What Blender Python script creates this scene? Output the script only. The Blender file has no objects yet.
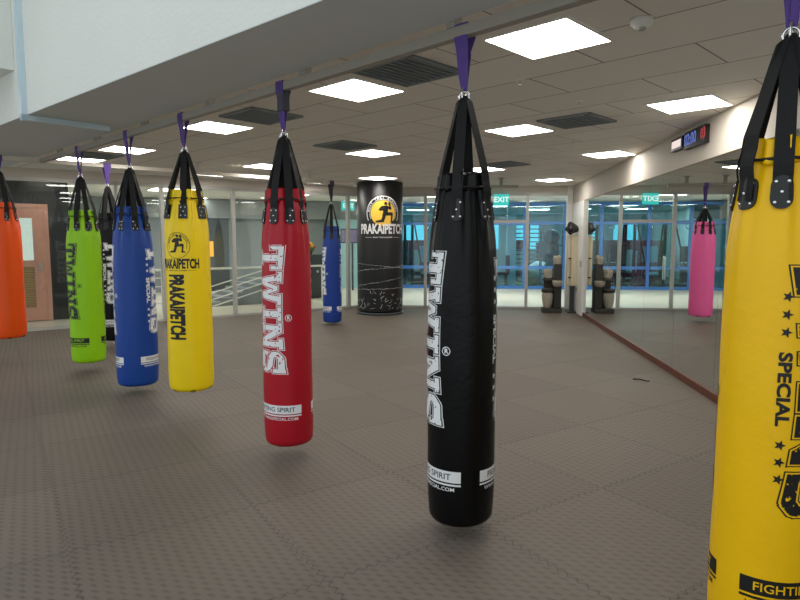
import bpy, bmesh, math, random
from mathutils import Vector, Matrix
random.seed(7)
S = bpy.context.scene
COL = S.collection
PI = math.pi
H = 1.62                                   # eye height
CEIL = 2.87
R_ = math.radians

# ------------------------------------------------------------------ materials
def lin(c):
    return tuple((v/255/12.92 if v/255 <= .04045 else ((v/255+.055)/1.055)**2.4) for v in c) + (1,)

def nodes(name):
    m = bpy.data.materials.new(name); m.use_nodes = True
    nt = m.node_tree; nt.nodes.clear()
    out = nt.nodes.new('ShaderNodeOutputMaterial')
    return m, nt, out

def N(nt, t, **kw):
    n = nt.nodes.new(t)
    for k, v in kw.items():
        if k in n.inputs.keys(): n.inputs[k].default_value = v
        else: setattr(n, k, v)
    return n

def mat(name, rgb, rough=.5, metal=0, bump=0, bscale=60, var=0, vscale=4, spec=.5, coat=0, detail=3):
    m, nt, out = nodes(name)
    p = N(nt, 'ShaderNodeBsdfPrincipled')
    p.inputs['Base Color'].default_value = lin(rgb)
    p.inputs['Roughness'].default_value = rough
    p.inputs['Metallic'].default_value = metal
    p.inputs['Specular IOR Level'].default_value = spec
    p.inputs['Coat Weight'].default_value = coat
    tc = N(nt, 'ShaderNodeTexCoord')
    if var:
        nz = N(nt, 'ShaderNodeTexNoise'); nz.inputs['Scale'].default_value = vscale; nz.inputs['Detail'].default_value = 4
        nt.links.new(tc.outputs['Object'], nz.inputs['Vector'])
        mx = N(nt, 'ShaderNodeMix', data_type='RGBA', blend_type='MIX')
        c = lin(rgb)
        mx.inputs[6].default_value = tuple(v*(1-var) for v in c[:3])+(1,)
        mx.inputs[7].default_value = tuple(min(1, v*(1+var)) for v in c[:3])+(1,)
        nt.links.new(nz.outputs['Fac'], mx.inputs[0]); nt.links.new(mx.outputs[2], p.inputs['Base Color'])
    if bump:
        nz2 = N(nt, 'ShaderNodeTexNoise'); nz2.inputs['Scale'].default_value = bscale; nz2.inputs['Detail'].default_value = detail
        nt.links.new(tc.outputs['Object'], nz2.inputs['Vector'])
        b = N(nt, 'ShaderNodeBump'); b.inputs['Strength'].default_value = bump; b.inputs['Distance'].default_value = .01
        nt.links.new(nz2.outputs['Fac'], b.inputs['Height']); nt.links.new(b.outputs[0], p.inputs['Normal'])
    nt.links.new(p.outputs[0], out.inputs[0])
    return m

def emit(name, rgb, st):
    m, nt, out = nodes(name)
    e = N(nt, 'ShaderNodeEmission'); e.inputs[0].default_value = lin(rgb); e.inputs[1].default_value = st
    nt.links.new(e.outputs[0], out.inputs[0])
    return m

def glass(name, tint, refl=1.0):
    m, nt, out = nodes(name)
    t = N(nt, 'ShaderNodeBsdfTransparent'); t.inputs[0].default_value = tint + (1,)
    g = N(nt, 'ShaderNodeBsdfGlossy'); g.inputs['Roughness'].default_value = 0.0; g.inputs[0].default_value = (.95, 1, .98, 1)
    f = N(nt, 'ShaderNodeFresnel'); f.inputs[0].default_value = 1.5
    mu = N(nt, 'ShaderNodeMath', operation='MULTIPLY'); mu.inputs[1].default_value = refl
    mx = N(nt, 'ShaderNodeMixShader')
    nt.links.new(f.outputs[0], mu.inputs[0]); nt.links.new(mu.outputs[0], mx.inputs[0])
    nt.links.new(t.outputs[0], mx.inputs[1]); nt.links.new(g.outputs[0], mx.inputs[2])
    nt.links.new(mx.outputs[0], out.inputs[0])
    return m

def coords(nt, ang):
    """object coordinates turned about z"""
    tc = N(nt, 'ShaderNodeTexCoord'); mp = N(nt, 'ShaderNodeMapping')
    mp.inputs['Rotation'].default_value = (0, 0, ang)
    nt.links.new(tc.outputs['Object'], mp.inputs['Vector'])
    return mp

def ceiling_mat():
    m, nt, out = nodes('ceiling_tiles')
    p = N(nt, 'ShaderNodeBsdfPrincipled'); p.inputs['Roughness'].default_value = .8; p.inputs['Specular IOR Level'].default_value = .3
    mp = coords(nt, R_(45)); mp.inputs['Location'].default_value = (.30, .14, 0)
    br = N(nt, 'ShaderNodeTexBrick')
    br.offset = .5; br.inputs['Scale'].default_value = 1
    br.inputs['Brick Width'].default_value = 1.24; br.inputs['Row Height'].default_value = .62
    br.inputs['Mortar Size'].default_value = .006; br.inputs['Mortar Smooth'].default_value = .1
    br.inputs['Bias'].default_value = 0
    br.inputs['Color1'].default_value = lin((238, 234, 226)); br.inputs['Color2'].default_value = lin((230, 226, 218))
    br.inputs['Mortar'].default_value = lin((140, 135, 127))
    nt.links.new(mp.outputs[0], br.inputs['Vector'])
    nz = N(nt, 'ShaderNodeTexNoise'); nz.inputs['Scale'].default_value = 1.2; nz.inputs['Detail'].default_value = 3
    nt.links.new(mp.outputs[0], nz.inputs['Vector'])
    b = N(nt, 'ShaderNodeBump'); b.inputs['Strength'].default_value = .35; b.inputs['Distance'].default_value = .03
    ad = N(nt, 'ShaderNodeMath', operation='SUBTRACT')
    nt.links.new(nz.outputs['Fac'], ad.inputs[0]); nt.links.new(br.outputs['Fac'], ad.inputs[1])
    nt.links.new(ad.outputs[0], b.inputs['Height'])
    nt.links.new(br.outputs['Color'], p.inputs['Base Color']); nt.links.new(b.outputs[0], p.inputs['Normal'])
    nt.links.new(p.outputs[0], out.inputs[0])
    return m

def mat_floor():
    """interlocking 1 m foam mats with a small lens-shaped tread"""
    m, nt, out = nodes('foam_mats')
    L = nt.links
    p = N(nt, 'ShaderNodeBsdfPrincipled'); p.inputs['Specular IOR Level'].default_value = .32
    mp = coords(nt, R_(-33.5))
    mp.inputs['Location'].default_value = (-.25, -.52, 0)
    sx = N(nt, 'ShaderNodeSeparateXYZ'); L.new(mp.outputs[0], sx.inputs[0])
    def M(op, a, b=None, c=None):
        n = N(nt, 'ShaderNodeMath', operation=op)
        for i, v in enumerate((a, b, c)):
            if v is None: continue
            if hasattr(v, 'is_linked'): L.new(v, n.inputs[i])
            else: n.inputs[i].default_value = v
        return n.outputs[0]
    x, y = sx.outputs[0], sx.outputs[1]
    def seam(a, b):
        # distance to the nearest metre line, the line wandering like a jigsaw joint
        w = M('MULTIPLY', M('SINE', M('MULTIPLY', b, 2*PI*16)), .012)
        d = M('PINGPONG', M('ADD', a, w), .5)
        return M('LESS_THAN', d, .0045)
    sm = M('MAXIMUM', seam(x, y), seam(y, x))
    # per-mat tone
    wn = N(nt, 'ShaderNodeTexWhiteNoise', noise_dimensions='2D')
    cv = N(nt, 'ShaderNodeCombineXYZ'); L.new(M('ROUND', M('ADD', x, .5)), cv.inputs[0]); L.new(M('ROUND', M('ADD', y, .5)), cv.inputs[1])
    L.new(cv.outputs[0], wn.inputs['Vector'])
    # tread: rows of little lens bumps, alternate rows shifted; direction flips with the mat
    k = 2*PI/.062
    t = M('MULTIPLY', M('SINE', M('MULTIPLY', M('ADD', x, M('MULTIPLY', y, .5)), k)), M('SINE', M('MULTIPLY', M('SUBTRACT', y, M('MULTIPLY', x, .15)), k*.55)))
    tread = M('SMOOTH_MAX', t, .0, .3)
    cr = N(nt, 'ShaderNodeMix', data_type='RGBA')
    cr.inputs[6].default_value = lin((104, 94, 84)); cr.inputs[7].default_value = lin((119, 108, 97))
    nz = N(nt, 'ShaderNodeTexNoise'); nz.inputs['Scale'].default_value = .7; nz.inputs['Detail'].default_value = 5
    L.new(mp.outputs[0], nz.inputs['Vector'])
    L.new(M('MULTIPLY_ADD', wn.outputs['Value'], .5, M('MULTIPLY', nz.outputs['Fac'], .5)), cr.inputs[0])
    tr = N(nt, 'ShaderNodeMix', data_type='RGBA', blend_type='MULTIPLY')
    L.new(M('MULTIPLY', tread, .7), tr.inputs[0])
    L.new(cr.outputs[2], tr.inputs[6]); tr.inputs[7].default_value = (.55, .55, .56, 1)
    mx = N(nt, 'ShaderNodeMix', data_type='RGBA')
    L.new(M('MULTIPLY', sm, .6), mx.inputs[0]); L.new(tr.outputs[2], mx.inputs[6]); mx.inputs[7].default_value = lin((48, 44, 42))
    L.new(mx.outputs[2], p.inputs['Base Color'])
    L.new(M('MULTIPLY_ADD', nz.outputs['Fac'], .15, .48), p.inputs['Roughness'])
    b = N(nt, 'ShaderNodeBump'); b.inputs['Strength'].default_value = .6; b.inputs['Distance'].default_value = .004
    L.new(M('SUBTRACT', tread, M('MULTIPLY', sm, 1.5)), b.inputs['Height'])
    L.new(b.outputs[0], p.inputs['Normal'])
    L.new(p.outputs[0], out.inputs[0])
    return m

def worn_print(name, rgb):
    """printed ink with small cracked gaps that let the vinyl show"""
    m, nt, out = nodes(name)
    p = N(nt, 'ShaderNodeBsdfPrincipled'); p.inputs['Base Color'].default_value = lin(rgb); p.inputs['Roughness'].default_value = .5
    t = N(nt, 'ShaderNodeBsdfTransparent')
    tc = N(nt, 'ShaderNodeTexCoord'); nz = N(nt, 'ShaderNodeTexNoise'); nz.inputs['Scale'].default_value = 45; nz.inputs['Detail'].default_value = 5
    nt.links.new(tc.outputs['Object'], nz.inputs['Vector'])
    g = N(nt, 'ShaderNodeMath', operation='GREATER_THAN'); g.inputs[1].default_value = .635
    nt.links.new(nz.outputs['Fac'], g.inputs[0])
    mx = N(nt, 'ShaderNodeMixShader')
    nt.links.new(g.outputs[0], mx.inputs[0]); nt.links.new(p.outputs[0], mx.inputs[1]); nt.links.new(t.outputs[0], mx.inputs[2])
    nt.links.new(mx.outputs[0], out.inputs[0])
    return m

def leather(name, rgb, rough=.36):
    return mat(name, rgb, rough, bump=.22, bscale=26, var=.06, vscale=6, spec=.22 if sum(rgb) < 90 else .36, coat=0, detail=6)

M_ = dict(
    ceil=ceiling_mat(), floor=mat_floor(),
    plaster=mat('white_plaster', (226, 227, 219), .85, bump=.35, bscale=35, var=.03, vscale=1.5),
    soffit=mat('soffit_paint', (206, 211, 209), .8, bump=.05, bscale=30),
    wallpaint=mat('cream_paint', (208, 200, 188), .7, var=.02),
    steel=mat('brushed_steel', (190, 188, 182), .35, metal=.85),
    rail=mat('rail_paint', (152, 146, 134), .45),
    alu=mat('aluminium', (196, 194, 188), .4, metal=.3),
    chrome=mat('chrome', (225, 225, 225), .15, metal=1),
    conduit=mat('conduit', (196, 214, 222), .35),
    mirror=mat('mirror', (232, 238, 234), 0.0, metal=1),
    wood=mat('stained_wood', (98, 52, 34), .45, var=.25, vscale=9),
    black_web=mat('black_webbing', (17, 17, 18), .8, bump=.3, bscale=300),
    patch=mat('black_patch', (22, 22, 23), .45, bump=.1, bscale=80),
    purple=mat('purple_webbing', (88, 62, 140), .7, bump=.3, bscale=200),
    grey_web=mat('grey_webbing', (70, 70, 78), .7),
    white=mat('white_paint', (232, 232, 226), .5),
    white_ink=worn_print('white_print', (238, 238, 238)),
    black_ink=worn_print('black_print', (16, 15, 14)),
    solid_white=mat('white_vinyl', (235, 235, 235), .5),
    solid_black=mat('black_vinyl', (18, 17, 16), .5),
    gold=mat('yellow_print', (246, 200, 70), .5),
    dark=mat('dark_plastic', (24, 24, 26), .4),
    darkgrey=mat('dark_grey', (58, 60, 62), .5),
    panel=emit('light_panel', (255, 250, 242), 9.0),
    glass=glass('clear_glass', (.965, .985, .98), .8),
    gymglass=glass('blue_tinted_glass', (.62, .85, .94), 1.0),
    blueframe=mat('blue_frame', (58, 120, 196), .4),
    tile=mat('pale_tile', (226, 222, 206), .3, var=.03, vscale=2),
    gymfloor=mat('gym_floor', (58, 70, 70), .5, var=.1),
    lobby=mat('lobby_grey', (132, 140, 142), .6),
    lobbydark=mat('lobby_dark', (66, 73, 76), .5),
    stonewall=mat('black_stone', (40, 42, 42), .3, var=.2, vscale=2),
    pinkdoor=mat('pink_door', (214, 158, 138), .5, var=.05, vscale=8),
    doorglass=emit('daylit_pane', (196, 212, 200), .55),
    exitgreen=emit('exit_green', (60, 190, 178), .62),
    exitwhite=emit('exit_white', (225, 245, 240), .62),
    beige=mat('beige_pad', (206, 196, 168), .6, var=.03),
    stone=mat('carved_stone', (172, 166, 150), .8, bump=.8, bscale=40, var=.3, vscale=25),
    darkstone=mat('dark_stone', (58, 56, 50), .7, bump=.6, bscale=30, var=.25, vscale=12),
    cyanwin=emit('cyan_window', (110, 205, 215), .9),
    teal=mat('teal_paint', (160, 205, 208), .6),
    paleblue=mat('pale_blue_paint', (196, 224, 222), .6),
    maroon=mat('maroon_pad', (84, 44, 56), .6),
    green=mat('green_mat', (60, 120, 70), .6),
    ball=mat('dark_ball', (40, 54, 62), .5), whiteball=mat('white_ball', (226, 232, 230), .5), bluecard=mat('blue_screen', (60, 96, 170), .5),
    screen=emit('tv_screen', (120, 110, 130), .5), orange_sign=emit('orange_sign', (240, 165, 50), .8),
    led_blue=emit('led_blue', (110, 130, 210), .45), led_red=emit('led_red', (220, 90, 90), .35), led_white=emit('led_white', (255, 236, 230), .5),
    yellowflower=mat('yellow_petals', (225, 180, 40), .6), redflower=mat('red_petals', (170, 60, 60), .6), leaf=mat('leaf', (50, 96, 48), .6),
)

# ------------------------------------------------------------------ helpers
def link(name, bm, m, parent=None, smooth=False):
    me = bpy.data.meshes.new(name); bm.normal_update(); bm.to_mesh(me); bm.free()
    if m is not None:
        for mm in (m if isinstance(m, (list, tuple)) else [m]): me.materials.append(mm)
    if smooth:
        for f in me.polygons: f.use_smooth = True
    o = bpy.data.objects.new(name, me); COL.objects.link(o)
    if parent: o.parent = parent
    return o

def share(name, src, parent=None, loc=(0, 0, 0), rot=None):
    o = bpy.data.objects.new(name, src.data); COL.objects.link(o)
    if parent: o.parent = parent
    o.location = loc
    if rot is not None: o.rotation_euler = rot
    return o

def tag(o, label, cat, group=None, kind=None):
    o['label'] = label; o['category'] = cat
    if group: o['group'] = group
    if kind: o['kind'] = kind
    return o

def empty(name, loc, rz=0):
    e = bpy.data.objects.new(name, None); COL.objects.link(e); e.empty_display_size = .1
    e.location = loc; e.rotation_euler = (0, 0, rz)
    return e

def struct(o):
    o['kind'] = 'structure'; return o

def box(bm, lo, hi, M=None, bev=0):
    r = bmesh.ops.create_cube(bm, size=1)
    vs = r['verts']
    for v in vs:
        v.co = Vector([(lo[i]+hi[i])/2 + v.co[i]*(hi[i]-lo[i]) for i in range(3)])
    if bev:
        es = list({e for v in vs for e in v.link_edges})
        res = bmesh.ops.bevel(bm, geom=es, offset=bev, segments=2, affect='EDGES', profile=.5)
        vs = list({v for f in res['faces'] for v in f.verts} | {v for v in vs if v.is_valid})
    if M is not None:
        for v in vs: v.co = M @ v.co
    return vs

def B(lo, hi, bev=0, M=None):
    bm = bmesh.new(); box(bm, lo, hi, M, bev); return bm

def tube(bm, pts, rad, seg=10, cap=True):
    pts = [Vector(p) for p in pts]
    rings = []
    for i, p in enumerate(pts):
        d = (pts[min(i+1, len(pts)-1)] - pts[max(i-1, 0)]).normalized()
        a = d.cross(Vector((0, 0, 1)))
        if a.length < 1e-3: a = Vector((1, 0, 0))
        a.normalize(); b = d.cross(a)
        rr = rad[i] if isinstance(rad, (list, tuple)) else rad
        rings.append([bm.verts.new(p + (a*math.cos(t) + b*math.sin(t))*rr) for t in [2*PI*k/seg for k in range(seg)]])
    for r0, r1 in zip(rings, rings[1:]):
        for k in range(seg): bm.faces.new((r0[k], r0[(k+1) % seg], r1[(k+1) % seg], r1[k]))
    if cap:
        bm.faces.new(rings[0][::-1]); bm.faces.new(rings[-1])

def lathe(bm, prof, seg=32, c=(0, 0)):
    rings = [[bm.verts.new((c[0]+r*math.cos(2*PI*k/seg), c[1]+r*math.sin(2*PI*k/seg), z)) for k in range(seg)] for r, z in prof]
    for r0, r1 in zip(rings, rings[1:]):
        for k in range(seg): bm.faces.new((r0[k], r0[(k+1) % seg], r1[(k+1) % seg], r1[k]))
    bm.faces.new(rings[0][::-1]); bm.faces.new(rings[-1])

def torus(bm, c, R, r, M=None, sx=1, sz=1, seg=20, sub=8):
    M = M or Matrix()
    g = []
    for i in range(seg):
        t = 2*PI*i/seg; ring = []
        for j in range(sub):
            a = 2*PI*j/sub
            q = Vector(((R*sx + r*math.cos(a))*math.cos(t) if sx == 1 else (R*sx*math.cos(t) + r*math.cos(a)*math.cos(t)), r*math.sin(a), R*sz*math.sin(t) + r*math.cos(a)*math.sin(t)))
            ring.append(bm.verts.new(Vector(c) + M @ q))
        g.append(ring)
    for i in range(seg):
        for j in range(sub):
            bm.faces.new((g[i][j], g[(i+1) % seg][j], g[(i+1) % seg][(j+1) % sub], g[i][(j+1) % sub]))

def ribbon(bm, pts, widths, wdir, thick=.004):
    """flat webbing along a polyline; wdir is the direction across the band (one vector or one per point)"""
    pts = [Vector(p) for p in pts]; rings = []
    for i, p in enumerate(pts):
        d = (pts[min(i+1, len(pts)-1)] - pts[max(i-1, 0)]).normalized()
        w = Vector(wdir[i] if isinstance(wdir, list) else wdir); w = (w - d*w.dot(d)).normalized()
        n = d.cross(w).normalized(); hw = (widths[i] if isinstance(widths, (list, tuple)) else widths)/2; ht = thick/2
        rings.append([bm.verts.new(p + w*a*hw + n*b*ht) for a, b in ((-1, -1), (1, -1), (1, 1), (-1, 1))])
    for r0, r1 in zip(rings, rings[1:]):
        for k in range(4): bm.faces.new((r0[k], r0[(k+1) % 4], r1[(k+1) % 4], r1[k]))
    bm.faces.new(rings[0][::-1]); bm.faces.new(rings[-1])

# ---- flat artwork: lists of polygons in the plane, wrapped on a surface afterwards
def text_polys(s, size=1.0, bold=0.0, sx=1.0, align='CENTER'):
    cu = bpy.data.curves.new('txt', 'FONT'); cu.body = s; cu.size = size; cu.offset = bold; cu.align_x = align; cu.align_y = 'CENTER'
    cu.resolution_u = 3
    o = bpy.data.objects.new('txt', cu); COL.objects.link(o)
    bpy.context.view_layer.update()
    me = bpy.data.meshes.new_from_object(o.evaluated_get(bpy.context.evaluated_depsgraph_get()))
    me.calc_loop_triangles()
    out = [[(me.vertices[i].co.x*sx, me.vertices[i].co.y) for i in t.vertices] for t in me.loop_triangles]
    bpy.data.objects.remove(o); bpy.data.curves.remove(cu); bpy.data.meshes.remove(me)
    return out

def inflate(poly, d):
    """move every edge of a convex polygon outwards by d"""
    n = len(poly)
    ar = sum(poly[i][0]*poly[(i+1) % n][1] - poly[(i+1) % n][0]*poly[i][1] for i in range(n))
    if ar < 0: poly = poly[::-1]
    out = []
    for i in range(n):
        a, b, c = Vector(poly[i-1]), Vector(poly[i]), Vector(poly[(i+1) % n])
        e1 = (b-a).normalized(); e2 = (c-b).normalized()
        n1 = Vector((e1.y, -e1.x)); n2 = Vector((e2.y, -e2.x))
        k = 1 + n1.dot(n2)
        q = b + (n1+n2)*(d/max(k, .35))
        out.append((q.x, q.y))
    return out

def rect(x0, y0, x1, y1): return [(x0, y0), (x1, y0), (x1, y1), (x0, y1)]
def stroke(a, b, w):
    a = Vector(a); b = Vector(b); d = (b-a).normalized(); n = Vector((-d.y, d.x))*w/2
    return [tuple(a-n), tuple(b-n), tuple(b+n), tuple(a+n)]

# slab-serif varsity capitals, unit height, made of convex pieces
def letter(ch):
    s = .19
    if ch == 'T': return .96, [rect(0, 1-s, .96, 1), rect(0, .56, .17, 1), rect(.79, .56, .96, 1), rect(.34, 0, .62, 1), rect(.20, 0, .76, s)]
    if ch == 'I': return .58, [rect(.15, 0, .43, 1), rect(0, 0, .58, s), rect(0, 1-s, .58, 1)]
    if ch == 'N': return 1.10, [rect(.10, 0, .34, 1), rect(.76, 0, 1.0, 1), [(.10, 1), (.40, 1), (1.0, 0), (.70, 0)],
                                rect(0, 0, .46, s), rect(0, 1-s, .40, 1), rect(.64, 1-s, 1.10, 1)]
    if ch == 'W': return 1.36, [[(.10, 1), (.36, 1), (.52, 0), (.30, 0)], [(.30, 0), (.52, 0), (.76, .86), (.58, .86)],
                                [(.60, .86), (.78, .86), (1.06, 0), (.84, 0)], [(.84, 0), (1.06, 0), (1.26, 1), (1.0, 1)],
                                rect(0, 1-s, .46, 1), rect(.90, 1-s, 1.36, 1)]
    if ch == 'S':
        w = .24
        p = [(.80, .62), (.80, .86), (.30, .88), (.13, .76), (.13, .60), (.28, .52), (.62, .48), (.77, .38), (.77, .24), (.60, .12), (.12, .12)]
        q = [stroke(p[i], p[i+1], w) for i in range(1, len(p)-1)]
        for x, y in p[2:-1]: q.append([(x+w/2*math.cos(2*PI*k/8), y+w/2*math.sin(2*PI*k/8)) for k in range(8)])
        q += [rect(.72, .58, .92, 1.0), rect(0, 0, .20, .42)]
        return .92, q

def word(text, gap=.06, d=0.0, arch=.0):
    """polygons of a word, inflated by d; arch pulls the base of the middle letters up"""
    polys = []; x = 0
    for ch in text:
        w, ps = letter(ch)
        for p in ps: polys.append([(a + x, b) for a, b in inflate(p, d)])
        x += w + gap
    tot = x - gap
    if arch:
        polys = [[(a, .5+(b-.5)*(1-1.5*arch*(1-(2*a/tot-1)**2))+.2*arch*(1-(2*a/tot-1)**2)) for a, b in p] for p in polys]
    return tot, polys

def star(cx, cy, r):
    pts = [(cx + (r if k % 2 == 0 else r*.42)*math.sin(PI*k/5), cy + (r if k % 2 == 0 else r*.42)*math.cos(PI*k/5)) for k in range(10)]
    return [[(cx, cy), pts[(k+1) % 10], pts[k]] for k in range(10)]

def disc(cx, cy, r, n=36, a0=0, a1=2*PI, r0=0):
    out = []
    for k in range(n):
        t, u = a0+(a1-a0)*k/n, a0+(a1-a0)*(k+1)/n
        if r0: out.append([(cx+r0*math.cos(t), cy+r0*math.sin(t)), (cx+r*math.cos(t), cy+r*math.sin(t)), (cx+r*math.cos(u), cy+r*math.sin(u)), (cx+r0*math.cos(u), cy+r0*math.sin(u))])
        else: out.append([(cx, cy), (cx+r*math.cos(t), cy+r*math.sin(t)), (cx+r*math.cos(u), cy+r*math.sin(u))])
    return out

def round_rect(w, h, r, n=5):
    pts = []
    for cx, cy, a in ((w/2-r, h/2-r, 0), (-w/2+r, h/2-r, PI/2), (-w/2+r, -h/2+r, PI), (w/2-r, -h/2+r, 1.5*PI)):
        for k in range(n+1): pts.append((cx+r*math.cos(a+PI/2*k/n), cy+r*math.sin(a+PI/2*k/n)))
    return pts

def xf(polys, k=1, dx=0, dy=0, rot=False):
    """scale and place; rot=True turns the line to read downwards"""
    if rot: return [[(dx + y*k, dy - x*k) for x, y in p] for p in polys]
    return [[(dx + x*k, dy + y*k) for x, y in p] for p in polys]

def art(polys, surf, eps, depth=0.0, cell=.035):
    """polygons -> mesh, cut into small cells, laid on surf(u, v, w)"""
    bm = bmesh.new()
    for p in polys:
        try: bm.faces.new([bm.verts.new((x, y, 0)) for x, y in p])
        except ValueError: pass
    xs = [v.co.x for v in bm.verts]; ys = [v.co.y for v in bm.verts]
    for lo, hi, ax in ((min(xs), max(xs), 0), (min(ys), max(ys), 1)):
        c = cell if ax == 0 else cell*2.5
        for k in range(math.ceil(lo/c), math.floor(hi/c)+1):
            co = [0, 0, 0]; co[ax] = k*c; no = [0, 0, 0]; no[ax] = 1
            bmesh.ops.bisect_plane(bm, geom=bm.verts[:]+bm.edges[:]+bm.faces[:], plane_co=co, plane_no=no)
    bm.normal_update()
    fl = [f for f in bm.faces if f.normal.z < 0]
    if fl: bmesh.ops.reverse_faces(bm, faces=fl)
    if depth:
        bmesh.ops.remove_doubles(bm, verts=bm.verts[:], dist=1e-6)
        top = bm.faces[:]
        ex = bmesh.ops.extrude_face_region(bm, geom=top)
        for v in [g for g in ex['geom'] if isinstance(g, bmesh.types.BMVert)]: v.co.z += depth
        bmesh.ops.delete(bm, geom=[f for f in top if f.is_valid], context='FACES_ONLY')
    for v in bm.verts: v.co = surf(v.co.x, v.co.y, v.co.z + eps)
    return bm

# emblem: a kneeling boxer with raised guard
FIGHTER = [
    [(-.06, .58), (.07, .56), (.11, .66), (.06, .77), (-.04, .78), (-.10, .68)],            # head
    [(-.12, .52), (.12, .55), (.16, .32), (.12, .04), (-.14, .04), (-.18, .30)],            # trunk
    [(.08, .52), (.18, .50), (.38, .36), (.34, .26), (.14, .34)], [(.30, .26), (.40, .34), (.30, .62), (.20, .60)],     # front arm
    [(.18, .56), (.30, .56), (.32, .70), (.24, .76), (.16, .68)],                             # front glove
    [(-.12, .53), (-.16, .36), (-.36, .22), (-.44, .30), (-.26, .50)],                        # rear upper arm, elbow out
    [(-.42, .20), (-.34, .32), (-.10, .34), (-.12, .22)],                                     # rear forearm across the belly
    [(-.14, .10), (.14, .12), (.46, .12), (.50, .00), (.44, -.08), (.0, -.10)],              # front thigh
    [(.36, .06), (.50, .04), (.44, -.44), (.33, -.44)], [(.32, -.40), (.44, -.40), (.62, -.46), (.60, -.52), (.32, -.52)],
    [(-.14, .08), (.06, .04), (-.06, -.36), (-.20, -.46), (-.28, -.36)],                      # rear thigh
    [(-.26, -.34), (-.10, -.36), (-.10, -.50), (-.62, -.52), (-.62, -.42)],                   # rear shin on the ground
    [(-.16, .14), (.14, .16), (.20, -.08), (-.22, -.10)],                                     # shorts
]

# ------------------------------------------------------------------ heavy bags
def smooth(t): t = max(0, min(1, t)); return t*t*(3-2*t)

class Bag:
    def __init__(s, R, L, seed, fold=1.0):
        s.R, s.L = R, L; r = random.Random(seed)
        s.ph = [r.uniform(0, 2*PI) for _ in range(6)]; s.fold = fold; s.fl = 1.0
    def rad(s, th, z):
        t = z/s.L; R = s.R
        r = R*(1.015 - .045*t - .21*smooth((t-.78)/.24)) + R*.012*math.sin(PI*min(1, t*1.1))
        r -= R*.04*(1-smooth(t/.10)) + R*.09*smooth((t-.92)/.09)
        c = .045
        if z < c: r -= c - math.sqrt(max(0, c*c-(c-z)**2))
        a = smooth((t-.66)/.3)
        r += s.fold*R*(.036*a*math.sin(8*th+s.ph[0]+.6*t) + .030*a*math.sin(13*th+s.ph[1]) + .016*a*math.sin(21*th+s.ph[4]) - .06*a)
        r += R*(.010*math.sin(2*th+5*t+s.ph[2]) + .007*math.sin(3*th-9*t+s.ph[3]) + .003*math.sin(th*2+31*t+s.ph[5]))
        return r
    def surf(s, th0):
        return lambda u, v, w: s.pt(th0+u/s.R, v, w)
    def pt(s, th, z, w=0):
        r = s.rad(th, z)+w
        return Vector((r*math.sin(th), -r*math.cos(th), z))
    def body(s):
        bm = bmesh.new(); nS = 96
        zs = [0, .004, .012, .022, .034, .045] + [.045 + (s.L-.045)*k/70 for k in range(1, 71)]
        rings = [[bm.verts.new(s.pt(2*PI*k/nS, z)) for k in range(nS)] for z in zs]
        # stuffed top, sunk a little inside the collar
        rings.append([bm.verts.new(s.pt(2*PI*k/nS, s.L)*1 * 1 + Vector((0, 0, .0)) - Vector((s.pt(2*PI*k/nS, s.L).x*.12, s.pt(2*PI*k/nS, s.L).y*.12, -.008))) for k in range(nS)])
        for r0, r1 in zip(rings, rings[1:]):
            for k in range(nS): bm.faces.new((r0[k], r0[(k+1) % nS], r1[(k+1) % nS], r1[k]))
        cb = bm.verts.new((0, 0, 0)); ct = bm.verts.new((0, 0, s.L-.01))
        for k in range(nS):
            bm.faces.new((cb, rings[0][(k+1) % nS], rings[0][k])); bm.faces.new((ct, rings[-1][k], rings[-1][(k+1) % nS]))
        return bm
    def band(s, z0, z1, w, flare=0, nz=6, wave=0):
        """closed sleeve around the bag between z0 and z1"""
        bm = bmesh.new(); nS = 96; rings = []
        prof = [(z0 + (z1-z0)*k/nz, w + flare*(k/nz)) for k in range(nz+1)]
        inner = [(z, max(.0005, ww-.005)) for z, ww in prof[::-1]]
        for z, ww in prof + inner:
            rings.append([bm.verts.new(s.pt(2*PI*k/nS, z, ww + wave*math.sin(11*2*PI*k/nS+s.ph[2])) + Vector((0, 0, wave*.6*math.sin(7*2*PI*k/nS+s.ph[3])))) for k in range(nS)])
        for r0, r1 in zip(rings, rings[1:]+rings[:1]):
            for k in range(nS): bm.faces.new((r0[k], r0[(k+1) % nS], r1[(k+1) % nS], r1[k]))
        return bm

RIVET = None
KB = 1.0
def rivet_mesh():
    global RIVET
    bm = bmesh.new(); bmesh.ops.create_uvsphere(bm, u_segments=10, v_segments=6, radius=.0065)
    for v in bm.verts: v.co.y *= .5
    me = bpy.data.meshes.new('rivet'); bm.to_mesh(me); bm.free(); me.materials.append(M_['chrome'])
    for f in me.polygons: f.use_smooth = True
    RIVET = me
rivet_mesh()

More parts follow.
